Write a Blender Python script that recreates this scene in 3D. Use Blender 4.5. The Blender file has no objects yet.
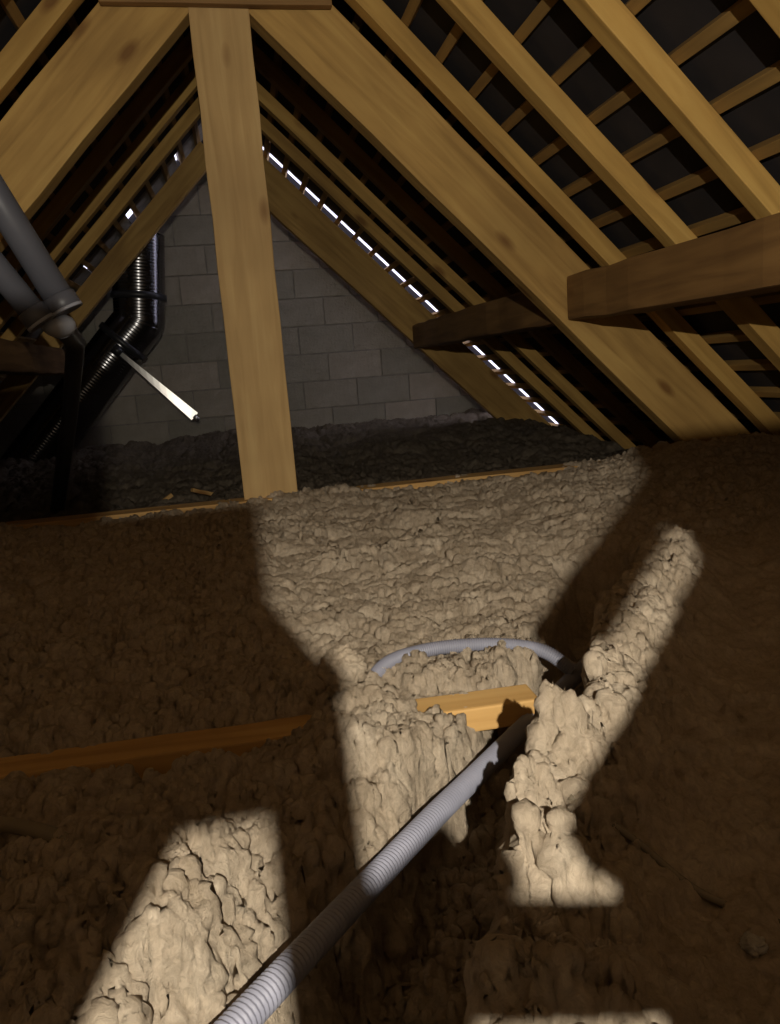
import bpy, bmesh, math, random
import numpy as np
from mathutils import Vector, Matrix

# ------------------------------------------------------------------ camera
scene = bpy.context.scene
col = scene.collection
YAW, PITCH, ROLL = 0.179, 0.187, -0.077
CAM = Vector((-0.062, 0.0, 0.0))          # height zero is the eye level


def camera_axes():
    cy, sy, cp, sp = math.cos(YAW), math.sin(YAW), math.cos(PITCH), math.sin(PITCH)
    f = Vector((sy * cp, cy * cp, -sp)); r = Vector((cy, -sy, 0)); u = r.cross(f)
    c, s = math.cos(ROLL), math.sin(ROLL)
    return r * c + u * s, -r * s + u * c, f


cr, cu, cf = camera_axes()
cam_data = bpy.data.cameras.new('camera')
cam_data.sensor_fit = 'VERTICAL'
cam_data.sensor_height = 36
cam_data.sensor_width = 36
cam_data.lens = 762.4 / 1024 * 36
cam_data.clip_start = 0.01
cam = bpy.data.objects.new('camera', cam_data)
col.objects.link(cam)
cam.matrix_world = Matrix(((cr.x, cu.x, -cf.x, CAM.x), (cr.y, cu.y, -cf.y, CAM.y), (cr.z, cu.z, -cf.z, CAM.z), (0, 0, 0, 1)))
scene.camera = cam

# ------------------------------------------------------------------ world, lamp, exposure
world = bpy.data.worlds.new('overcast_daylight')
world.use_nodes = True
bg = world.node_tree.nodes['Background']
bg.inputs[0].default_value = (0.80, 0.78, 1.0, 1)
bg.inputs[1].default_value = 2.4
scene.world = world

torch_data = bpy.data.lights.new('head_torch', 'POINT')      # head torch worn above and behind the eye
torch_data.energy = 116
torch_data.color = (1.0, 0.92, 0.78)
torch_data.shadow_soft_size = 0.006
torch = bpy.data.objects.new('torch', torch_data)
torch.location = (-0.06, -0.50, 0.30)
col.objects.link(torch)

vs = scene.view_settings
vs.view_transform = 'Standard'
vs.look = 'None'
vs.gamma = 1
vs.use_curve_mapping = False
vs.exposure = 0.0

# ------------------------------------------------------------------ constants of the roof (slopes of 45 degrees)
RAFTER_LOW = 1.50          # X+Z of the underside of the common rafters
BATTEN_LOW = 1.585         # X+Z of the underside of the battens (rafter tops)
DECK_LOW = 1.622           # X+Z of the underside of the tiles
TRUSS_Y = 2.57
GABLE_Y = 5.0
WALL_Y = 5.75
REAR_Y = -2.0
S2 = math.sqrt(0.5)
rng = random.Random(11)

# ------------------------------------------------------------------ materials


def new_mat(name):
    m = bpy.data.materials.new(name)
    m.use_nodes = True
    nt = m.node_tree
    return m, nt, nt.nodes['Principled BSDF']


def N(nt, t, **kw):
    n = nt.nodes.new(t)
    for k, v in kw.items():
        setattr(n, k, v)
    return n


def ramp(nt, fac, stops):
    r = N(nt, 'ShaderNodeValToRGB')
    e = r.color_ramp.elements
    e[0].position, e[0].color = stops[0][0], (*stops[0][1], 1)
    e[1].position, e[1].color = stops[1][0], (*stops[1][1], 1)
    for p, c in stops[2:]:
        q = e.new(p); q.color = (*c, 1)
    nt.links.new(fac, r.inputs[0])
    return r


def wood(name, dark, mid, light, rough=0.75, knots=True):
    m, nt, b = new_mat(name)
    tc = N(nt, 'ShaderNodeTexCoord'); mp = N(nt, 'ShaderNodeMapping'); mp.inputs['Scale'].default_value = (1.1, 13, 13)
    oi = N(nt, 'ShaderNodeObjectInfo')
    off = N(nt, 'ShaderNodeVectorMath', operation='SCALE'); off.inputs[0].default_value = (7.3, 3.1, 5.7)
    nt.links.new(oi.outputs['Random'], off.inputs['Scale'])
    ad = N(nt, 'ShaderNodeVectorMath', operation='ADD')
    nt.links.new(tc.outputs['Object'], ad.inputs[0]); nt.links.new(off.outputs[0], ad.inputs[1])
    nt.links.new(ad.outputs[0], mp.inputs[0])
    n1 = N(nt, 'ShaderNodeTexNoise'); n1.inputs['Scale'].default_value = 2.2; n1.inputs['Detail'].default_value = 6; n1.inputs['Distortion'].default_value = 0.6
    nt.links.new(mp.outputs[0], n1.inputs['Vector'])
    r = ramp(nt, n1.outputs[0], [(0.28, dark), (0.72, light), (0.5, mid)])
    # broad blotches
    n2 = N(nt, 'ShaderNodeTexNoise'); n2.inputs['Scale'].default_value = 2.4; n2.inputs['Detail'].default_value = 3
    nt.links.new(ad.outputs[0], n2.inputs['Vector'])
    r2 = ramp(nt, n2.outputs[0], [(0.3, (0.78, 0.74, 0.68)), (0.7, (1.12, 1.1, 1.06))])
    mx = N(nt, 'ShaderNodeMix', data_type='RGBA', blend_type='MULTIPLY'); mx.inputs[0].default_value = 1
    nt.links.new(r.outputs[0], mx.inputs[6]); nt.links.new(r2.outputs[0], mx.inputs[7])
    out = mx.outputs[2]
    if knots:
        mk = N(nt, 'ShaderNodeMapping'); mk.inputs['Scale'].default_value = (2.6, 6.5, 6.5)
        nt.links.new(ad.outputs[0], mk.inputs[0])
        v = N(nt, 'ShaderNodeTexVoronoi'); v.inputs['Scale'].default_value = 1.0
        nt.links.new(mk.outputs[0], v.inputs['Vector'])
        rk = ramp(nt, v.outputs['Distance'], [(0.06, (0.42, 0.3, 0.2)), (0.15, (1, 1, 1))])
        mk2 = N(nt, 'ShaderNodeMix', data_type='RGBA', blend_type='MULTIPLY'); mk2.inputs[0].default_value = 0.85
        nt.links.new(out, mk2.inputs[6]); nt.links.new(rk.outputs[0], mk2.inputs[7])
        out = mk2.outputs[2]
    nt.links.new(out, b.inputs['Base Color'])
    b.inputs['Roughness'].default_value = rough
    bp = N(nt, 'ShaderNodeBump'); bp.inputs['Strength'].default_value = 0.25; bp.inputs['Distance'].default_value = 0.004
    nt.links.new(n1.outputs[0], bp.inputs['Height']); nt.links.new(bp.outputs[0], b.inputs['Normal'])
    return m


PINE = wood('pine', (0.33, 0.195, 0.055), (0.46, 0.285, 0.085), (0.55, 0.36, 0.115))
PINE2 = wood('pine_slim', (0.34, 0.20, 0.05), (0.47, 0.285, 0.075), (0.56, 0.36, 0.105))
POST = wood('pine_post', (0.40, 0.26, 0.105), (0.48, 0.32, 0.135), (0.55, 0.385, 0.17))
BROWN = wood('brown_timber', (0.15, 0.078, 0.024), (0.22, 0.12, 0.038), (0.29, 0.165, 0.055))
BATTEN = wood('batten_wood', (0.20, 0.12, 0.035), (0.28, 0.17, 0.05), (0.34, 0.21, 0.06), knots=False)
JOIST = wood('joist_wood', (0.40, 0.22, 0.07), (0.56, 0.34, 0.12), (0.66, 0.43, 0.17))


def simple(name, c1, c2, scale, rough, metal=0.0, bump=0.0, dist=0.003, coat=0.0):
    m, nt, b = new_mat(name)
    tc = N(nt, 'ShaderNodeTexCoord')
    n = N(nt, 'ShaderNodeTexNoise'); n.inputs['Scale'].default_value = scale; n.inputs['Detail'].default_value = 6
    nt.links.new(tc.outputs['Object'], n.inputs['Vector'])
    r = ramp(nt, n.outputs[0], [(0.3, c1), (0.7, c2)])
    nt.links.new(r.outputs[0], b.inputs['Base Color'])
    b.inputs['Roughness'].default_value = rough; b.inputs['Metallic'].default_value = metal
    if bump:
        bp = N(nt, 'ShaderNodeBump'); bp.inputs['Strength'].default_value = bump; bp.inputs['Distance'].default_value = dist
        nt.links.new(n.outputs[0], bp.inputs['Height']); nt.links.new(bp.outputs[0], b.inputs['Normal'])
    return m


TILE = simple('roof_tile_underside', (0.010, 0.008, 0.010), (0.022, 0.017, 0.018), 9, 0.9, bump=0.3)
MORTAR = simple('mortar', (0.19, 0.175, 0.148), (0.27, 0.245, 0.21), 20, 0.95, bump=0.4)
FLOORM = simple('floor_board', (0.10, 0.07, 0.045), (0.16, 0.11, 0.07), 8, 0.9)
CONDUIT = simple('grey_conduit', (0.21, 0.215, 0.27), (0.27, 0.275, 0.34), 30, 0.5)
PLASTIC = simple('grey_plastic_pipe', (0.07, 0.072, 0.088), (0.10, 0.102, 0.12), 6, 0.42)
PLASTIC2 = simple('light_grey_plastic', (0.26, 0.27, 0.31), (0.34, 0.35, 0.39), 10, 0.35)
FLUE = simple('black_gloss_flue', (0.20, 0.20, 0.21), (0.25, 0.25, 0.26), 5, 0.2, metal=1.0)
RINGM = simple('flue_ring', (0.02, 0.02, 0.022), (0.03, 0.03, 0.034), 5, 0.4)
ZINC = simple('white_metal', (0.82, 0.81, 0.78), (0.9, 0.89, 0.87), 14, 0.32, metal=1.0)
CABLE = simple('dull_cable', (0.16, 0.13, 0.09), (0.22, 0.18, 0.12), 20, 0.6)


def block_mat():
    m, nt, b = new_mat('concrete_block')
    tc = N(nt, 'ShaderNodeTexCoord'); oi = N(nt, 'ShaderNodeObjectInfo')
    n = N(nt, 'ShaderNodeTexNoise'); n.inputs['Scale'].default_value = 5; n.inputs['Detail'].default_value = 8; n.inputs['Roughness'].default_value = 0.65
    nt.links.new(tc.outputs['Object'], n.inputs['Vector'])
    r = ramp(nt, n.outputs[0], [(0.25, (0.23, 0.21, 0.172)), (0.75, (0.37, 0.335, 0.28))])
    r2 = ramp(nt, oi.outputs['Random'], [(0.0, (0.78, 0.8, 0.76)), (1.0, (1.1, 1.06, 1.02))])
    mx = N(nt, 'ShaderNodeMix', data_type='RGBA', blend_type='MULTIPLY'); mx.inputs[0].default_value = 1
    nt.links.new(r.outputs[0], mx.inputs[6]); nt.links.new(r2.outputs[0], mx.inputs[7])
    nt.links.new(mx.outputs[2], b.inputs['Base Color'])
    b.inputs['Roughness'].default_value = 0.95
    n2 = N(nt, 'ShaderNodeTexNoise'); n2.inputs['Scale'].default_value = 60
    nt.links.new(tc.outputs['Object'], n2.inputs['Vector'])
    bp = N(nt, 'ShaderNodeBump'); bp.inputs['Strength'].default_value = 0.5; bp.inputs['Distance'].default_value = 0.006
    nt.links.new(n2.outputs[0], bp.inputs['Height']); nt.links.new(bp.outputs[0], b.inputs['Normal'])
    return m


BLOCK = block_mat()


def wool_mat(name, c1, c2, c3):
    m, nt, b = new_mat(name)
    tc = N(nt, 'ShaderNodeTexCoord')
    n = N(nt, 'ShaderNodeTexNoise'); n.inputs['Scale'].default_value = 16; n.inputs['Detail'].default_value = 9; n.inputs['Roughness'].default_value = 0.65
    nt.links.new(tc.outputs['Object'], n.inputs['Vector'])
    r = ramp(nt, n.outputs[0], [(0.25, c1), (0.75, c3), (0.5, c2)])
    n2 = N(nt, 'ShaderNodeTexNoise'); n2.inputs['Scale'].default_value = 110; n2.inputs['Detail'].default_value = 10; n2.inputs['Roughness'].default_value = 0.8; n2.inputs['Distortion'].default_value = 0.8
    nt.links.new(tc.outputs['Object'], n2.inputs['Vector'])
    r3 = ramp(nt, n2.outputs[0], [(0.28, (0.68, 0.66, 0.62)), (0.60, (1.12, 1.12, 1.12))])
    mx = N(nt, 'ShaderNodeMix', data_type='RGBA', blend_type='MULTIPLY'); mx.inputs[0].default_value = 0.9
    nt.links.new(r.outputs[0], mx.inputs[6]); nt.links.new(r3.outputs[0], mx.inputs[7])
    nt.links.new(mx.outputs[2], b.inputs['Base Color'])
    b.inputs['Roughness'].default_value = 1.0
    b.inputs['Specular IOR Level'].default_value = 0.05
    bp = N(nt, 'ShaderNodeBump'); bp.inputs['Strength'].default_value = 0.9; bp.inputs['Distance'].default_value = 0.010
    nt.links.new(n2.outputs[0], bp.inputs['Height']); nt.links.new(bp.outputs[0], b.inputs['Normal'])
    return m


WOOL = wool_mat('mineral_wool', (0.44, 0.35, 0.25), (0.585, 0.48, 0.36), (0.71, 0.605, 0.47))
DARK_WOOL = wool_mat('dark_wool', (0.12, 0.095, 0.07), (0.17, 0.14, 0.105), (0.24, 0.20, 0.15))  # darker wool colour for the field behind the truss

# ------------------------------------------------------------------ helpers


def props(o, label=None, cat=None, group=None, kind=None):
    if label: o['label'] = label
    if cat: o['category'] = cat
    if group: o['group'] = group
    if kind: o['kind'] = kind
    return o


def empty(name, loc, label, cat, group=None):
    o = bpy.data.objects.new(name, None)
    o.location = loc; o.empty_display_size = 0.1
    col.objects.link(o)
    return props(o, label, cat, group)


def link(name, me, mat, parent=None, mw=None):
    if mat and not me.materials:
        me.materials.append(mat)
    o = bpy.data.objects.new(name, me)
    col.objects.link(o)
    if parent is not None:
        o.parent = parent
        pm = parent.matrix_basis.copy()
        p = parent.parent
        while p is not None:
            pm = p.matrix_basis @ pm; p = p.parent
        o.matrix_basis = pm.inverted() @ (mw or Matrix())
    elif mw is not None:
        o.matrix_basis = mw
    return o


def box_mesh(name, lx, ly, lz, bevel=0.004, cuts=0, wob=0.0):
    """box centred on its origin, lx long"""
    bm = bmesh.new()
    bmesh.ops.create_cube(bm, size=1)
    bmesh.ops.scale(bm, vec=(lx, ly, lz), verts=bm.verts)
    if cuts:
        es = [e for e in bm.edges if abs((e.verts[0].co - e.verts[1].co).x) > lx * 0.9]
        bmesh.ops.subdivide_edges(bm, edges=es, cuts=cuts, use_grid_fill=True)
        r = random.Random(hash(name) % 999 if False else int(lx * 1000 + ly * 7000))
        xs = sorted({round(v.co.x, 4) for v in bm.verts})
        d = {x: (r.uniform(-wob, wob), r.uniform(-wob, wob)) for x in xs}
        for v in bm.verts:
            a, b2 = d[round(v.co.x, 4)]
            v.co.y += a; v.co.z += b2
    if bevel:
        es = [e for e in bm.edges if len(e.link_faces) == 2 and e.calc_face_angle(0) > 1.0]
        bmesh.ops.bevel(bm, geom=es, offset=bevel, segments=2, affect='EDGES', profile=0.6)
    me = bpy.data.meshes.new(name)
    bm.to_mesh(me); bm.free()
    return me


def frame_to(a, b, up):
    """matrix: local X along a->b, local Z near 'up', origin midway"""
    a, b, up = Vector(a), Vector(b), Vector(up)
    x = (b - a).normalized(); y = up.cross(x).normalized(); z = x.cross(y)
    c = (a + b) / 2
    return Matrix(((x.x, y.x, z.x, c.x), (x.y, y.y, z.y, c.y), (x.z, y.z, z.z, c.z), (0, 0, 0, 1)))


def beam(name, a, b, wy, wz, mat, parent=None, up=(0, 0, 1), bevel=0.004, cuts=8, wob=0.0015):
    L = (Vector(b) - Vector(a)).length
    return link(name, box_mesh(name, L, wy, wz, bevel, cuts, wob), mat, parent, frame_to(a, b, up))


def catmull(pts, n):
    P = [Vector(p) for p in pts]
    P = [P[0] * 2 - P[1]] + P + [P[-1] * 2 - P[-2]]
    out = []
    for i in range(1, len(P) - 2):
        for k in range(n):
            t = k / n
            p0, p1, p2, p3 = P[i - 1], P[i], P[i + 1], P[i + 2]
            out.append(0.5 * ((2 * p1) + (p2 - p0) * t + (2 * p0 - 5 * p1 + 4 * p2 - p3) * t * t + (3 * p1 - p0 - 3 * p2 + p3) * t ** 3))
    out.append(P[-2])
    return out


def resample(pts, step):
    d = [0]
    for a, b in zip(pts, pts[1:]): d.append(d[-1] + (b - a).length)
    n = max(2, int(d[-1] / step)); out = []; j = 0
    for i in range(n + 1):
        s = d[-1] * i / n
        while j < len(d) - 2 and d[j + 1] < s: j += 1
        t = (s - d[j]) / max(1e-9, d[j + 1] - d[j])
        out.append(pts[j].lerp(pts[j + 1], t))
    return out, d[-1] / n


def tube_mesh(name, pts, rad, seg=20, ribs=None, cap=True):
    """round tube through pts; rad is a number or function of the index"""
    verts, faces = [], []
    n = len(pts); up = Vector((0, 0, 1)); prev = None
    for i, p in enumerate(pts):
        t = (pts[min(i + 1, n - 1)] - pts[max(i - 1, 0)]).normalized()
        if prev is None:
            s = t.cross(up) if abs(t.z) < 0.95 else t.cross(Vector((1, 0, 0)))
        else:
            s = prev - t * prev.dot(t)
        s.normalize(); prev = s; u = s.cross(t)
        r = rad(i) if callable(rad) else rad
        for k in range(seg):
            a = 2 * math.pi * k / seg
            verts.append(p + (s * math.cos(a) + u * math.sin(a)) * r)
    for i in range(n - 1):
        for k in range(seg):
            k2 = (k + 1) % seg
            faces.append((i * seg + k, i * seg + k2, (i + 1) * seg + k2, (i + 1) * seg + k))
    if cap:
        faces.append(tuple(range(seg))[::-1]); faces.append(tuple((n - 1) * seg + k for k in range(seg)))
    me = bpy.data.meshes.new(name)
    me.from_pydata(verts, [], faces); me.update()
    for p in me.polygons: p.use_smooth = len(p.vertices) == 4
    return me


def corrugated(name, ctrl, r, mat, pitch=0.0042, parent=None, fine=4):
    pts, st = resample(catmull(ctrl, 30), pitch / fine)
    prof = [1.0, 1.0, 0.90, 0.90]
    return link(name, tube_mesh(name, pts, lambda i: r * prof[i % 4], 14), mat, parent)


# ------------------------------------------------------------------ noise in numpy


def h2(ix, iy, s):
    x = (ix.astype(np.int64) * 374761393 + iy.astype(np.int64) * 668265263 + s * 974634777) & 0xFFFFFFFF
    x = ((x ^ (x >> 13)) * 1274126177) & 0xFFFFFFFF
    x = ((x ^ (x >> 16)) * 2246822519) & 0xFFFFFFFF
    return ((x ^ (x >> 15)) & 0xFFFFFF) / float(0xFFFFFF)


def vnoise(x, y, s):
    ix, iy = np.floor(x), np.floor(y)
    fx, fy = x - ix, y - iy
    fx = fx * fx * fx * (fx * (fx * 6 - 15) + 10); fy = fy * fy * fy * (fy * (fy * 6 - 15) + 10)
    a, b, c, d = h2(ix, iy, s), h2(ix + 1, iy, s), h2(ix, iy + 1, s), h2(ix + 1, iy + 1, s)
    return (a + (b - a) * fx) * (1 - fy) + (c + (d - c) * fx) * fy - 0.5


def fbm(x, y, s, o=4, g=0.5):
    r = 0; a = 1.0
    for k in range(o):
        r = r + a * vnoise(x * 2 ** k + 17 * k, y * 2 ** k - 9 * k, s + k); a *= g
    return r


def worley(x, y, s):
    ix, iy = np.floor(x), np.floor(y)
    f1 = np.full(x.shape, 9.0); f2 = np.full(x.shape, 9.0); idv = np.zeros(x.shape)
    for dx in (-1, 0, 1):
        for dy in (-1, 0, 1):
            cx, cy = ix + dx, iy + dy
            px = cx + 0.1 + 0.8 * h2(cx, cy, s); py = cy + 0.1 + 0.8 * h2(cx, cy, s + 91)
            d = np.sqrt((x - px) ** 2 + (y - py) ** 2)
            hid = h2(cx, cy, s + 173)
            near = d < f1
            f2 = np.where(near, f1, np.minimum(f2, d))
            idv = np.where(near, hid, idv)
            f1 = np.where(near, d, f1)
    return f1, f2, idv


def h3(ix, iy, iz, s):
    return h2(ix + iz * 131, iy - iz * 57, s)


def vnoise3(x, y, z, s):
    iz = np.floor(z); f = z - iz; f = f * f * (3 - 2 * f)
    a = vnoise(x + iz * 37.7, y - iz * 19.3, s); b = vnoise(x + (iz + 1) * 37.7, y - (iz + 1) * 19.3, s)
    return a + (b - a) * f


def worley3(x, y, z, s):
    ix, iy, iz = np.floor(x), np.floor(y), np.floor(z)
    f1 = np.full(x.shape, 9.0); f2 = np.full(x.shape, 9.0)
    for dx in (-1, 0, 1):
        for dy in (-1, 0, 1):
            for dz in (-1, 0, 1):
                cx, cy, cz = ix + dx, iy + dy, iz + dz
                h = h3(cx, cy, cz, s)
                g = (h * 127.1) % 1.0; k = (h * 7919.7) % 1.0
                d = (x - cx - 0.1 - 0.8 * h) ** 2 + (y - cy - 0.1 - 0.8 * g) ** 2 + (z - cz - 0.1 - 0.8 * k) ** 2
                near = d < f1
                f2 = np.where(near, f1, np.minimum(f2, d)); f1 = np.where(near, d, f1)
    return np.sqrt(f1), np.sqrt(f2)


def sst(a, b, x):
    t = np.clip((x - a) / (b - a), 0, 1)
    return t * t * (3 - 2 * t)


def clumps(x, y, cell, s):
    """rounded tufts with crevices between them"""
    f1, f2, i = worley(x / cell, y / cell, s)
    dome = np.sqrt(np.clip(1 - (f1 / 0.95) ** 2, 0, 1))
    crack = np.exp(-((f2 - f1) / 0.10) ** 2)
    return dome * (0.55 + 0.6 * i) - 0.45 * crack * (0.4 + 0.6 * i)


def gauss(x, y, cx, cy, rx, ry, rot=0.0, p=2.0):
    c, s = math.cos(rot), math.sin(rot)
    u = ((x - cx) * c + (y - cy) * s) / rx; v = (-(x - cx) * s + (y - cy) * c) / ry
    return np.exp(-(u * u + v * v) ** (p / 2))


# ------------------------------------------------------------------ terrain of blown wool
def crest_side(x, y):
    """signed distance to the right of the crest of the right-hand heap"""
    xs = np.interp(y, [-0.5, 0.20, 0.37, 0.426, 0.532, 0.764, 0.92, 1.083, 1.3, 3],
                   [0.01, 0.02, 0.034, 0.055, 0.122, 0.293, 0.41, 0.530, 0.66, 0.9])
    return x - xs


def base_height(x, y):
    z = -0.445 + 0.02 * sst(1.0, 1.8, y) - 0.026 * sst(2.3, 2.52, y) * (0.75 + 1.3 * vnoise(x * 4.5 + 3, y * 0, 88))
    # behind the truss
    z = z + 0.05 * sst(2.7, 3.4, y) * (fbm(x * 2.2, y * 1.6, 5, 3) - 0.35)
    # towards the eaves
    z = z + 0.05 * sst(0.9, 1.6, x) * sst(1.4, 2.4, y) * sst(3.2, 2.7, y) + 0.05 * sst(-0.8, -1.6, x) * sst(1.2, 2.2, y) * sst(3.2, 2.7, y)
    # near left heap
    z = z + 0.05 * gauss(x, y, -0.19, 0.52, 0.085, 0.15, 0.1, 3.0)
    z = z + 0.03 * gauss(x, y, -0.45, 0.55, 0.18, 0.25, 0.0, 2.5)
    # right heap
    d = crest_side(x, y)
    hh = sst(-0.035, 0.012, d) * sst(1.45, 1.15, y) * (0.55 + 0.45 * sst(0.42, 0.60, y))
    z = z + hh * (0.108 - 0.055 * sst(0.04, 0.22, d) + 0.03 * fbm(x * 6, y * 6, 31, 2))
    # middle heap and the bright lump in front of the looped conduit
    z = z + 0.035 * gauss(x, y, 0.045, 0.74, 0.065, 0.10, 0.0, 2.6)
    z = z + 0.05 * gauss(x, y, 0.028, 0.885, 0.036, 0.045)
    z = z - 0.045 * np.exp(-((y - 0.862) / 0.035) ** 2) * (sst(0.0, -0.03, x) * (0.75 + 0.8 * vnoise(x * 7, y * 0, 77)) + 0.5 * sst(0.055, 0.075, x) * sst(0.32, 0.28, x))
    # clod close to the hatch
    z = z + 0.03 * gauss(x, y, 0.08, 0.33, 0.09, 0.035)
    for (gx, gy, gr, gh) in ((0.075, 0.455, 0.022, 0.05), (0.115, 0.44, 0.026, 0.045), (0.10, 0.515, 0.022, 0.05), (0.155, 0.555, 0.022, 0.03), (0.06, 0.425, 0.014, 0.03)):
        z = z + gh * gauss(x, y, gx, gy, gr, gr, 0, 2.6)
    # trench with the conduit, between its left bank and the right heap
    t = (x + 0.122) * 0.712 - (y - 0.48) * 0.702
    left = np.interp(y, [0.3, 0.60, 0.68, 0.80, 1.0], [0.020, 0.016, -0.028, -0.045, -0.050])
    m1 = sst(0.0, 0.022, t - left) * sst(0.012, -0.02, d) * sst(1.06, 0.98, y) * sst(0.30, 0.36, y)
    m2 = sst(-0.17, -0.13, d) * sst(0.012, -0.02, d) * sst(0.92, 1.02, y) * sst(1.5, 1.38, y)
    z = z - 0.10 * np.maximum(m1, m2)
    z = z - 0.03 * np.exp(-(t / 0.03) ** 2) * (1 + sst(0.66, 0.58, y)) * sst(0.80, 0.70, y) * sst(0.25, 0.35, y)
    # hollow behind the tie beam, rising to the gable
    z = z - 0.11 * sst(2.60, 2.72, y) * sst(5.3, 3.6, y)
    return z


def wool_height(x, y):
    wx = x + 0.02 * fbm(x * 9, y * 9, 41, 3); wy = y + 0.02 * fbm(x * 9 + 40, y * 9, 47, 3)
    z = base_height(x + 0.038 * fbm(x * 13, y * 13, 61, 4, 0.5), y + 0.038 * fbm(x * 13, y * 13, 67, 4, 0.5))
    d = crest_side(x, y)
    smooth = sst(0.05, 0.14, d) * sst(1.6, 1.2, y)           # blanket-like top of the right heap
    flat = sst(0.95, 1.15, y) * sst(2.5, 2.2, y) * sst(-0.1, 0.0, x) * sst(0.75, 0.6, x)   # caked field
    amp = (1 - 0.7 * smooth) * (1 - 0.62 * flat)
    z = z + amp * (0.026 * clumps(wx, wy, 0.10, 3) + 0.016 * clumps(wx, wy, 0.045, 7) + 0.0085 * clumps(wx, wy, 0.02, 13))
    z = z + (0.0045 * clumps(wx, wy, 0.0095, 23) + 0.006 * fbm(x * 60, y * 60, 71, 3)) * (1 - 0.5 * smooth)
    z = z + sst(2.75, 3.3, y) * 0.055 * (clumps(wx, wy, 0.24, 37) - 0.45)
    # cracks across the caked field, longer sideways than in depth
    f1, f2, i = worley(wx / 0.16 + 3, wy / 0.085, 29)
    z = z - flat * 0.016 * np.exp(-((f2 - f1) / 0.07) ** 2)
    z = z + flat * 0.012 * i
    # ragged fissures
    n1 = fbm(x * 6 + 5, y * 10, 101, 4); n2 = fbm(x * 5, y * 5 + 9, 131, 2)
    fz = np.exp(-(n1 / 0.024) ** 2) * sst(-0.02, 0.15, n2)
    z = z + flat * 0.03 * fbm(x * 5.5, y * 8, 151, 3)
    z = z - (0.012 + 0.05 * flat) * fz * (1 - smooth)
    # fibres on the blanket
    z = z + smooth * 0.006 * fbm(x * 10 + y * 6, y * 40 - x * 25, 83, 3)
    return z


def build_wool(y0, y1, nx, ny, mat, label, name):
    v = np.linspace(0, 1, ny)[:, None]; u = np.linspace(-1, 1, nx)[None, :]
    y = np.exp(np.log(y0 + 0.68) + (np.log(y1 + 0.68) - np.log(y0 + 0.68)) * v) - 0.68
    u3 = 0.72 * u + 0.28 * u ** 3
    half = 0.80 + 1.25 * sst(0.3, 3.2, y)
    x = u3 * half + 0.12 * sst(0.0, 2.0, y) * sst(5.0, 3.0, y)
    y = y + 0 * x
    z = wool_height(x, y)
    # tufts pushed out along the surface normal
    zy, zx = np.gradient(z)
    xy, xx = np.gradient(x); yy, yx = np.gradient(y)
    nxv = -(zx * yy); nyv = -(zy * xx - zx * xy); nzv = xx * yy
    ln = np.sqrt(nxv ** 2 + nyv ** 2 + nzv ** 2) + 1e-12
    nxv, nyv, nzv = nxv / ln, nyv / ln, nzv / ln
    w = 0.25 * vnoise3(x * 40, y * 40, z * 40, 205), 0.25 * vnoise3(x * 40 + 9, y * 40, z * 40, 207)
    f1, f2 = worley3(x / 0.027 + w[0], y / 0.027 + w[1], z / 0.027, 211)
    disp = 0.0050 * (0.75 - f1) - 0.0045 * np.exp(-((f2 - f1) / 0.09) ** 2)
    f1, f2 = worley3(x / 0.011, y / 0.011, z / 0.011, 223)
    disp = disp + 0.0032 * (0.7 - f1)
    for sc, a in ((28, 0.009), (60, 0.006), (130, 0.0036), (260, 0.002)):
        disp = disp + a * vnoise3(x * sc, y * sc, z * sc, 231 + sc)
    flat = sst(0.95, 1.15, y) * sst(2.6, 2.4, y) * sst(-0.1, 0.0, x) * sst(0.9, 0.7, x)
    disp = disp * (1 - 0.35 * flat) * (0.55 + 0.9 * (vnoise(x * 4, y * 4, 251) + 0.5)) * (1 - 0.55 * sst(0.06, 0.16, crest_side(x, y)) * sst(1.6, 1.2, y))
    x = x + nxv * disp; y = y + nyv * disp; z = z + nzv * disp
    # stay below the slope of the roof
    z = np.minimum(z, np.maximum(1.46 - np.abs(x), -0.62))
    verts = np.stack([x, y, z], -1).reshape(-1, 3)
    idx = np.arange(nx * ny).reshape(ny, nx)
    quads = np.stack([idx[:-1, :-1], idx[:-1, 1:], idx[1:, 1:], idx[1:, :-1]], -1).reshape(-1, 4)
    me = bpy.data.meshes.new(name)
    me.vertices.add(len(verts)); me.vertices.foreach_set('co', verts.astype(np.float32).ravel())
    me.loops.add(quads.size); me.loops.foreach_set('vertex_index', quads.astype(np.int32).ravel())
    me.polygons.add(len(quads)); me.polygons.foreach_set('loop_start', np.arange(0, quads.size, 4, dtype=np.int32))
    me.polygons.foreach_set('use_smooth', np.ones(len(quads), dtype=bool))
    me.update(); me.validate()
    return props(link(name, me, mat), label, 'insulation', kind='stuff')


def hz(x, y):
    return float(wool_height(np.array([x]), np.array([y]))[0])


# ------------------------------------------------------------------ room shell
def slab(name, pts, thick_vec, mat, parent=None):
    """prism from a quad/polygon and an offset"""
    n = len(pts); a = [Vector(p) for p in pts]; b = [p + Vector(thick_vec) for p in a]
    faces = [tuple(range(n))[::-1], tuple(range(n, 2 * n))] + [(i, (i + 1) % n, n + (i + 1) % n, n + i) for i in range(n)]
    me = bpy.data.meshes.new(name); me.from_pydata(a + b, [], faces); me.update()
    bm = bmesh.new(); bm.from_mesh(me); bmesh.ops.recalc_face_normals(bm, faces=bm.faces); bm.to_mesh(me); bm.free()
    return link(name, me, mat, parent)


EAVE = 2.22
props(slab('floor', [(-2.6, REAR_Y, -0.66), (2.6, REAR_Y, -0.66), (2.6, WALL_Y + .2, -0.66), (-2.6, WALL_Y + .2, -0.66)], (0, 0, -0.05), FLOORM), kind='structure')

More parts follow.
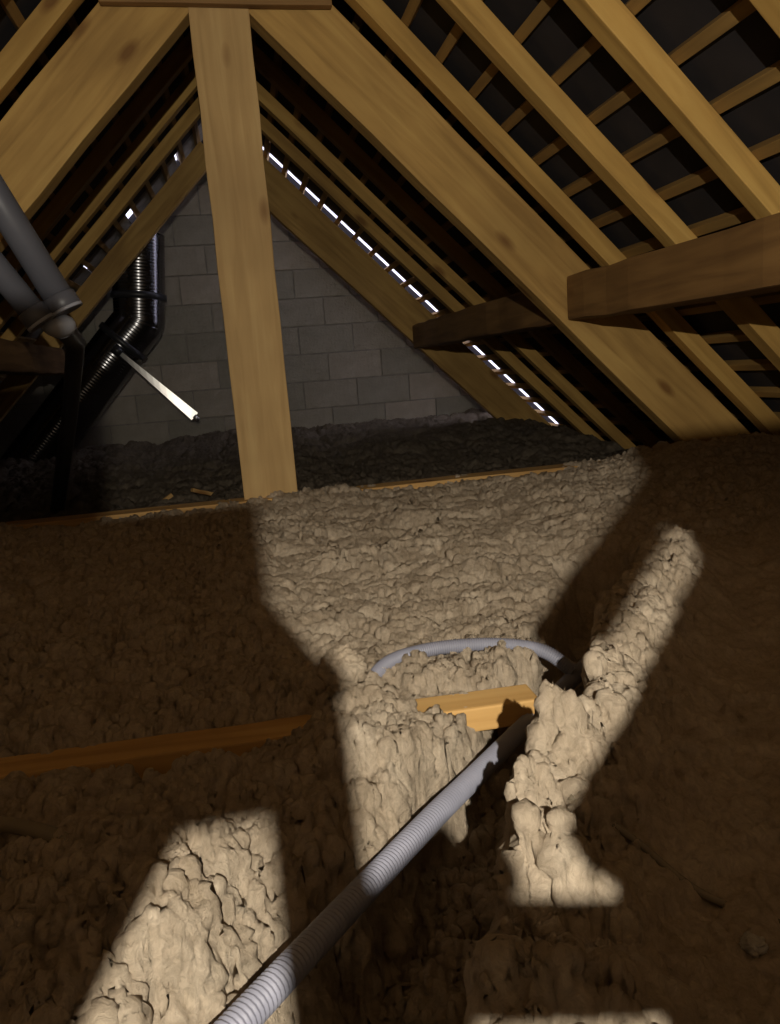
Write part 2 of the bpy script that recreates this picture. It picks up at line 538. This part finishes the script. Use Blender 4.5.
# gable wall: mortar core and single blocks standing proud of it
wall = slab('wall_back', [(-2.4, WALL_Y + 0.012, -0.66), (2.4, WALL_Y + 0.012, -0.66), (2.4, WALL_Y + 0.012, DECK_LOW - 2.4), (0, WALL_Y + 0.012, DECK_LOW), (-2.4, WALL_Y + 0.012, DECK_LOW - 2.4)], (0, 0.18, 0), MORTAR)
props(wall, kind='structure')
props(slab('wall_front', [(-2.4, REAR_Y, -0.66), (2.4, REAR_Y, -0.66), (2.4, REAR_Y, DECK_LOW - 2.4), (0, REAR_Y, DECK_LOW), (-2.4, REAR_Y, DECK_LOW - 2.4)], (0, -0.15, 0), MORTAR), kind='structure')
for s, nm in ((-1, 'wall_left'), (1, 'wall_right')):
    props(slab(nm, [(s * EAVE, REAR_Y, -0.66), (s * EAVE, WALL_Y, -0.66), (s * EAVE, WALL_Y, DECK_LOW - EAVE), (s * EAVE, REAR_Y, DECK_LOW - EAVE)], (s * 0.12, 0, 0), MORTAR), kind='structure')


def block(x0, x1, z0, z1):
    bm = bmesh.new()
    bmesh.ops.create_cube(bm, size=1)
    bmesh.ops.scale(bm, vec=(x1 - x0, 0.03, z1 - z0), verts=bm.verts)
    c = Vector(((x0 + x1) / 2, WALL_Y + 0.015 + rng.uniform(-0.002, 0.002), (z0 + z1) / 2))
    for s in (-1, 1):
        g = bm.verts[:] + bm.edges[:] + bm.faces[:]
        r = bmesh.ops.bisect_plane(bm, geom=g, plane_co=Vector((0, 0, DECK_LOW - 0.03)) - c, plane_no=Vector((s, 0, 1)), clear_outer=True)
        es = [e for e in r['geom_cut'] if isinstance(e, bmesh.types.BMEdge)]
        if es: bmesh.ops.contextual_create(bm, geom=es)
    if len(bm.faces) < 4:
        bm.free(); return
    me = bpy.data.meshes.new('block'); bm.to_mesh(me); bm.free()
    link('block', me, BLOCK, wall, Matrix.Translation(c))


cz, rown = -0.66, 0
while cz < 1.55:
    cx = -2.4 + (0.2 if rown % 2 else 0.0)
    while cx < 2.4:
        x0, x1 = cx + 0.005, cx + 0.395
        mx = 0 if x0 < 0 < x1 else min(abs(x0), abs(x1))
        if mx + cz < DECK_LOW - 0.08:
            block(x0, x1, cz + 0.005, cz + 0.195)
        cx += 0.4
    cz += 0.2; rown += 1

# roof slopes (tile undersides) with their battens
PITCH_X = 0.1025
roof = {}
for s, nm in ((1, 'ceiling_right'), (-1, 'ceiling_left')):
    def P(x, y, k): return (s * x, y, k - x)
    up = (s * 0.03, 0, 0.03)
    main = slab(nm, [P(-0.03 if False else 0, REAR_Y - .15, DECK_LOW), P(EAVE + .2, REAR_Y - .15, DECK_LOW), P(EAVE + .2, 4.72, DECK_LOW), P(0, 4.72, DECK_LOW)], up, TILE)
    props(main, kind='structure'); roof[s] = main
    slab('verge_strip', [P(0, 5.29, DECK_LOW), P(EAVE + .2, 5.29, DECK_LOW), P(EAVE + .2, WALL_Y + .2, DECK_LOW), P(0, WALL_Y + .2, DECK_LOW)], up, TILE, main)
    n = 21
    x_first = 0.961 - 9 * PITCH_X
    gaps = {2: .07, 3: .04, 4: .05, 5: .06, 8: .07, 9: .075, 10: .03, 12: .05, 14: .04} if s > 0 else {}
    bme = box_mesh('batten', WALL_Y + 0.15 - REAR_Y, 0.030, 0.026, 0.002, 0)
    for i in range(n):
        xb = x_first + i * PITCH_X + 0.012
        if xb > EAVE: break
        # batten centre sits on the rafter tops
        kz = BATTEN_LOW + 0.026 * S2
        mw = frame_to((s * xb, REAR_Y, kz - xb), (s * xb, WALL_Y + 0.15, kz - xb), (s * S2, 0, S2))
        link('batten', bme, BATTEN, main, mw)
        # verge tile between this batten and the next
        g = gaps.get(i, 0.0)
        x0, x1 = xb - 0.004, xb + PITCH_X + 0.008
        y1 = 5.05 if s > 0 else 5.22
        if s < 0:
            # left verge is pointed up with mortar except for a few chinks
            for (a0, a1, b0, b1) in [(x0, x1, 4.715, 4.98)]:
                slab('verge_tile', [P(a0, b0, DECK_LOW), P(a1, b0, DECK_LOW), P(a1, b1, DECK_LOW), P(a0, b1, DECK_LOW)], up, TILE, main)
            frac = {1: (0.35, 1.0), 2: (0.8, 1.0), 3: (0.25, 1.0), 6: (0.2, 0.9), 8: (0.25, 0.9)}.get(i)
            a0 = x0 + (0.5 * PITCH_X if frac else 0)
            if i in (2, 5, 8, 9):
                a0 = x0 + {2: 0.55, 5: 0.75, 8: 0.4, 9: 0.3}[i] * 0.075
                slab('verge_mortar', [P(a0 + 0.0, 4.975, DECK_LOW), P(x1, 4.975, DECK_LOW), P(x1, 5.30, DECK_LOW), P(a0, 5.30, DECK_LOW)], up, MORTAR, main)
            else:
                slab('verge_mortar', [P(x0, 4.975, DECK_LOW), P(x1, 4.975, DECK_LOW), P(x1, 5.30, DECK_LOW), P(x0, 5.30, DECK_LOW)], up, MORTAR, main)
        else:
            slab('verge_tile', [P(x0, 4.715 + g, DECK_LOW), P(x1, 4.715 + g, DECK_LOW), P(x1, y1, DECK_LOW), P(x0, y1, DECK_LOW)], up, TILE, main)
# ridge cap
cap = tube_mesh('ridge_cap', [Vector((0, REAR_Y - .15, DECK_LOW - 0.03)), Vector((0, 4.9, DECK_LOW - 0.03))], 0.055, 24)
link('ridge_cap', cap, TILE, roof[1])
link('ridge_cap', tube_mesh('ridge_cap', [Vector((0, 5.2, DECK_LOW - 0.03)), Vector((0, WALL_Y + .2, DECK_LOW - 0.03))], 0.055, 24), TILE, roof[1])

# ------------------------------------------------------------------ truss
A_LOW, P_W = 1.177, 0.201           # underside apex and depth of the principal rafters
mid = A_LOW + P_W * S2              # X+Z of the centre line
truss = empty('roof_truss', (0, TRUSS_Y + 0.04, -0.6), 'big pine roof truss with upright king post and two sloping principal rafters', 'truss')
beam('king_post', (0, TRUSS_Y + 0.045, -0.60), (0, TRUSS_Y + 0.045, 1.44), 0.09, 0.18, POST, truss, up=(1, 0, 0), cuts=12, wob=0.002)
for s in (1, -1):
    # principal rafter, butting against the post near the ridge
    beam('principal_rafter', (s * 0.06, TRUSS_Y + 0.047, mid - 0.06), (s * 2.02, TRUSS_Y + 0.047, mid - 2.02), 0.08, P_W, PINE, truss, up=(s * S2, 0, S2), cuts=12, wob=0.002)
beam('tie_beam', (-2.1, TRUSS_Y + 0.01, -0.492), (2.1, TRUSS_Y + 0.01, -0.492), 0.09, 0.19, JOIST, truss)
beam('collar_board', (-0.34, TRUSS_Y - 0.018, 1.168), (0.34, TRUSS_Y - 0.018, 1.163), 0.03, 0.14, BROWN, truss, cuts=2)

# rafters against the gable
for s, lab in ((1, 'deep pine gable rafter on the right, under the dashed line of daylight'), (-1, 'deep pine gable rafter on the left, above the black flue pipe')):
    lo = 1.237 if s > 0 else 1.368
    w = (1.546 - lo) * S2
    m2 = (1.546 + lo) / 2
    g = beam('gable_rafter', (s * 0.09, GABLE_Y + 0.03, m2 - 0.09), (s * 2.12, GABLE_Y + 0.03, m2 - 2.12), 0.06, w, PINE, up=(s * S2, 0, S2), cuts=12, wob=0.002)
    props(g, lab, 'rafter', 'gable rafters')

# common rafters
far_edge = [1.35 + 0.385 * k for k in range(9)]
ordn = ['first', 'second', 'third', 'fourth', 'fifth', 'sixth']
for s, side in ((1, 'right'), (-1, 'left')):
    for k, ye in enumerate(far_edge):
        ye += 0.075 if s < 0 else (0.0, 0.015, 0.04, 0.065, 0.06, 0.06, 0.06, 0.06, 0.06)[k]
        if k < 4:
            idx = 3 - k
            lab = f'slim pine common rafter on the {side} slope, {ordn[idx]} one in front of the truss'
        else:
            lab = f'slim pine common rafter on the {side} slope, {ordn[k - 4]} one behind the truss'
        dd = (BATTEN_LOW - RAFTER_LOW) * S2
        m2 = (BATTEN_LOW + RAFTER_LOW) / 2
        top = 0.045
        o = beam('common_rafter', (s * top, ye - 0.03, m2 - top), (s * 2.15, ye - 0.03, m2 - 2.15), 0.06, dd, PINE2, up=(s * S2, 0, S2), cuts=10, wob=0.002, bevel=0.003)
        props(o, lab, 'rafter', f'common rafters of the {side} slope')

# ridge board
props(beam('ridge_beam', (0, REAR_Y, 1.42), (0, 4.98, 1.42), 0.05, 0.09, BROWN), 'brown ridge beam along the top of the roof', 'beam')

# purlins hung between the trusses
for s, y0, y1, lab in ((1, 0.35, TRUSS_Y, 'rough brown purlin on the right in front of the truss'),
                       (1, TRUSS_Y + 0.09, GABLE_Y, 'dark brown purlin on the right between truss and gable'),
                       (-1, TRUSS_Y + 0.09, GABLE_Y, 'dark brown purlin on the left between truss and gable'),
                       (-1, 0.35, TRUSS_Y, 'brown purlin on the left in front of the truss')):
    o = beam('purlin', (s * 1.155, y0, 0.185), (s * 1.155, y1, 0.185), 0.15, 0.15, BROWN, cuts=14, wob=0.004, bevel=0.012)
    props(o, lab, 'purlin', 'purlins')

# ------------------------------------------------------------------ wool and what lies in it
build_wool(-0.26, 2.60, 760, 740, WOOL, 'lumpy beige-grey loose blown mineral wool in front of the truss', 'loose_wool_insulation')
build_wool(2.60, 5.74, 520, 260, DARK_WOOL, 'dark loose wool between the truss and the block wall', 'dark_wool_insulation')

# rough boards added unseen behind the camera, shaped to cast the floor shadows
blocker = empty('light_blocker', (-0.06, -0.08, -0.66), 'rough board guard added out of view to cast the floor shadows', 'blocker')
GY = -0.08


def blocker_board(a, b, w):
    beam('board', (a[0], GY, a[1]), (b[0], GY, b[1]), 0.016, w, BROWN, blocker, up=Vector((b[1] - a[1], 0, -(b[0] - a[0]))), cuts=0, bevel=0.002)


blocker_board((-0.60, 0.125), (-0.058, 0.125), 0.150)       # wide top board on the left
blocker_board((-0.265, -0.60), (-0.250, 0.285), 0.25)       # wide upright on the left
blocker_board((-0.172, 0.113), (-0.367, -0.231), 0.20)      # slanting brace on the left
blocker_board((-0.052, -0.60), (-0.052, 0.095), 0.030)      # narrow middle upright
blocker_board((-0.087, 0.162), (-0.046, 0.086), 0.030)      # little corner brace
blocker_board((-0.058, 0.003), (0.045, -0.019), 0.024)       # low rail
blocker_board((0.0995, -0.0595), (0.262, 0.103), 0.225)     # slanting brace on the right
blocker_board((0.225, -0.20), (0.230, 0.214), 0.20)         # short upright behind the brace
blocker_board((-0.050, -0.007), (0.001, 0.0215), 0.017)      # thin slanting lath by the brace
blocker_board((0.052, 0.099), (0.150, 0.197), 0.017)        # thin lath
blocker_board((-0.043, -0.60), (-0.043, -0.008), 0.048)     # foot of the middle upright
blocker_board((0.165, -0.60), (0.165, 0.0), 0.26)           # wide upright on the right

j = beam('floor_joist', (-0.75, 0.885, -0.428), (0.262, 0.868, -0.434), 0.05, 0.032, JOIST, cuts=10, wob=0.001, bevel=0.003)
props(j, 'yellow pine joist lying across the wool in the foreground', 'joist')

c = corrugated('flexible_conduit', [(0.52, 1.145, -0.485), (0.42, 1.038, -0.468), (0.29, 0.892, -0.452), (0.139, 0.722, -0.434), (0.075, 0.650, -0.426), (-0.006, 0.557, -0.418), (-0.106, 0.443, -0.410), (-0.195, 0.34, -0.405)], 0.0118, CONDUIT)
props(c, 'straight grey corrugated conduit running diagonally along the trench', 'conduit')
c = corrugated('flexible_conduit', [(0.05, 0.87, -0.465), (0.055, 0.93, -0.43), (0.09, 0.985, -0.405), (0.16, 1.015, -0.402), (0.25, 1.01, -0.405), (0.32, 0.985, -0.415), (0.36, 0.97, -0.445)], 0.0105, CONDUIT, pitch=0.0034)
props(c, 'curved lilac-grey conduit arching out of the wool behind the pine joist', 'conduit')

# ------------------------------------------------------------------ black flue by the gable
flue = empty('flue_pipe', (-0.9, 5.38, -0.5), 'glossy black flue pipe with an elbow in front of the block wall', 'flue')
FR = 0.165
p_top = Vector((-0.60, 5.40, 0.97)); p_bend = Vector((-0.665, 5.40, 0.42)); p_ring = Vector((-0.88, 5.40, 0.20)); p_low = Vector((-1.62, 5.40, -0.60))
b0 = p_top.lerp(p_bend, 0.71); b1 = p_bend.lerp(p_ring, 0.55)


def rolled(name, pts, r):
    q, _ = resample([Vector(p) for p in pts], 0.005)
    return link(name, tube_mesh(name, q, lambda i: r + 0.0009 * math.sin(i * math.pi / 2), 40), FLUE, flue)


rolled('upper_pipe', [p_top, b0], FR)
rolled('elbow', [b0, p_bend.lerp(b0, 0.12), p_bend.lerp(b1, 0.12), b1], FR * 0.985)
rolled('lower_pipe', [b1, p_low], FR)
for q, d in ((b0, (p_bend - p_top).normalized()), (b1, (p_ring - p_bend).normalized())):
    link('joint_ring', tube_mesh('joint_ring', [q - d * 0.022, q - d * 0.018, q + d * 0.018, q + d * 0.022], lambda i: FR + (0.012 if i in (1, 2) else 0.0), 40), RINGM, flue)

# pale strut standing out from the flue
strut = empty('metal_strut', (-0.75, 5.2, 0.21), 'thin bright metal strut sticking out diagonally from the black flue', 'strut')
s0, s1 = Vector((-0.80, 5.20, 0.235)), Vector((-0.352, 5.23, -0.245))
ax = (s1 - s0).normalized()
verts, faces = [], []
n_st = 12
for i in range(n_st + 1):
    t = i / n_st
    face = Matrix.Rotation(math.radians(16 * (1 - t) ** 1.5), 3, ax) @ Vector((0.094, -0.995, 0.028))
    wv = ax.cross(face).normalized(); nv = wv.cross(ax).normalized()
    if nv.y > 0: nv = -nv
    hw = 0.012 + 0.019 * t
    c = s0.lerp(s1, t * 0.95)
    for a2, b2 in ((-1, 0), (1, 0), (1, 1), (-1, 1)):
        verts.append(c + wv * hw * a2 - nv * 0.006 * b2)
    if i:
        o = (i - 1) * 4
        for k in range(4): faces.append((o + k, o + (k + 1) % 4, o + 4 + (k + 1) % 4, o + 4 + k))
faces += [(0, 3, 2, 1), tuple(n_st * 4 + k for k in range(4))]
me = bpy.data.meshes.new('strap'); me.from_pydata(verts, [], faces); me.update()
bm = bmesh.new(); bm.from_mesh(me); bmesh.ops.recalc_face_normals(bm, faces=bm.faces); bm.to_mesh(me); bm.free()
link('strap', me, ZINC, strut)
link('pin', tube_mesh('pin', [s0.lerp(s1, 0.94), s1], 0.014, 12), ZINC, strut)
link('wall_clip', tube_mesh('wall_clip', [s0 - ax * 0.03, s0 + ax * 0.03], 0.03, 16), RINGM, strut)

# grey plastic vent pipes in the left foreground
vent = empty('vent_pipe', (-0.44, 1.92, 0.14), 'pair of grey plastic vent pipes joined by a collar at the left edge', 'pipe')
e1, e2 = Vector((-0.436, 1.90, 0.198)), Vector((-0.492, 1.885, 0.172))
t1, t2 = Vector((-0.715, 1.88, 0.835)), Vector((-0.82, 1.84, 0.715))
link('pipe', tube_mesh('pipe', [t1, e1], 0.033, 32), PLASTIC, vent)
link('pipe', tube_mesh('pipe', [t2, e2], 0.029, 32), PLASTIC, vent)
for t, e, r in ((t1, e1, 0.033), (t2, e2, 0.029)):
    d = (e - t).normalized()
    c = link('collar', tube_mesh('collar', [e - d * 0.02, e - d * 0.017, e + d * 0.017, e + d * 0.02], lambda i: r + (0.005 if i in (1, 2) else 0.001), 32), PLASTIC, vent)
    link('seal_ring', tube_mesh('seal_ring', [e + d * 0.012, e + d * 0.019], r + 0.006, 32), PLASTIC2, c)
jc = Vector((-0.455, 1.92, 0.152))
bm = bmesh.new(); bmesh.ops.create_icosphere(bm, subdivisions=3, radius=0.034)
for v in bm.verts: v.co.z *= 0.8; v.co.x *= 1.1
me = bpy.data.meshes.new('junction'); bm.to_mesh(me); bm.free()
for p in me.polygons: p.use_smooth = True
link('junction', me, PLASTIC2, vent, Matrix.Translation(jc))
link('drain_pipe', tube_mesh('drain_pipe', [jc, Vector((-0.505, 2.2, 0.17)), Vector((-0.58, 2.75, 0.16)), Vector((-0.75, 3.3, -0.1)), Vector((-0.9, 3.5, -0.5))], 0.03, 28), PLASTIC, vent)

# ------------------------------------------------------------------ small things on the wool


def cable(ctrl, r, lab, mat=CABLE):
    pts, _ = resample(catmull(ctrl, 20), 0.006)
    return props(link('cable', tube_mesh('cable', pts, r, 10), mat), lab, 'cable')


def drape(pts, lift):
    return [(x, y, hz(x, y) + lift) for x, y in pts]


cable(drape([(-0.50, 0.80), (-0.42, 0.765), (-0.34, 0.715), (-0.27, 0.655)], 0.004) + [(-0.22, 0.62, hz(-0.22, 0.62) - 0.012), (-0.18, 0.59, hz(-0.18, 0.59) - 0.05)], 0.007, 'dull brown cable half sunk in the shaded wool at the left')


cable(drape([(0.15, 0.50), (0.19, 0.48), (0.23, 0.45), (0.28, 0.41), (0.33, 0.36)], 0.003), 0.003, 'thin pale cable lying on the shaded wool at the right')


def tuft(x, y, r, sq, lab, seed, lift=0.45, mat=WOOL):
    bm = bmesh.new(); bmesh.ops.create_icosphere(bm, subdivisions=5, radius=1)
    co = np.array([v.co[:] for v in bm.verts])
    n = clumps(co[:, 0] + co[:, 2] * 0.7 + seed, co[:, 1] - co[:, 2] * 0.6, 0.55, seed) * 0.10 + fbm(co[:, 0] * 4 + seed, co[:, 1] * 4 + co[:, 2] * 3, seed, 4) * 0.28
    co = co * (0.8 + n)[:, None] * np.array([r, r * 0.9, r * sq])
    for v, q in zip(bm.verts, co): v.co = q
    me = bpy.data.meshes.new('wool_tuft'); bm.to_mesh(me); bm.free()
    for p in me.polygons: p.use_smooth = True
    o = link('wool_tuft', me, mat, None, Matrix.Translation((x, y, hz(x, y) + r * sq * lift)))
    return props(o, lab, 'wool tuft')


tuft(-0.153, 0.565, 0.013, 0.85, 'small round pale wool tuft on top of the near left heap', 3)
tuft(0.022, 0.865, 0.032, 0.9, 'large bright wool lump in front of the curved conduit', 8)

PALE = wool_mat('pale_wool', (0.6, 0.56, 0.48), (0.75, 0.7, 0.62), (0.88, 0.84, 0.76))
tuft(0.235, 0.40, 0.010, 0.7, 'tiny whitish wool scrap on the shaded heap at the right edge', 15, mat=PALE)

# pale wood splinters on the wool beyond the truss
for (x0, y0, x1, y1, lab) in ((-0.52, 3.58, -0.42, 3.60, 'short pale wood offcut lying on the wool left of the post'),
                              (-0.33, 3.60, -0.24, 3.66, 'pale wood splinter on the wool close to the left side of the post')):
    a = (x0, y0, hz(x0, y0) + 0.012); b = (x1, y1, hz(x1, y1) + 0.012)
    props(beam('wood_offcut', a, b, 0.025, 0.018, JOIST, cuts=2, bevel=0.003), lab, 'offcut', 'wood offcuts on the wool')
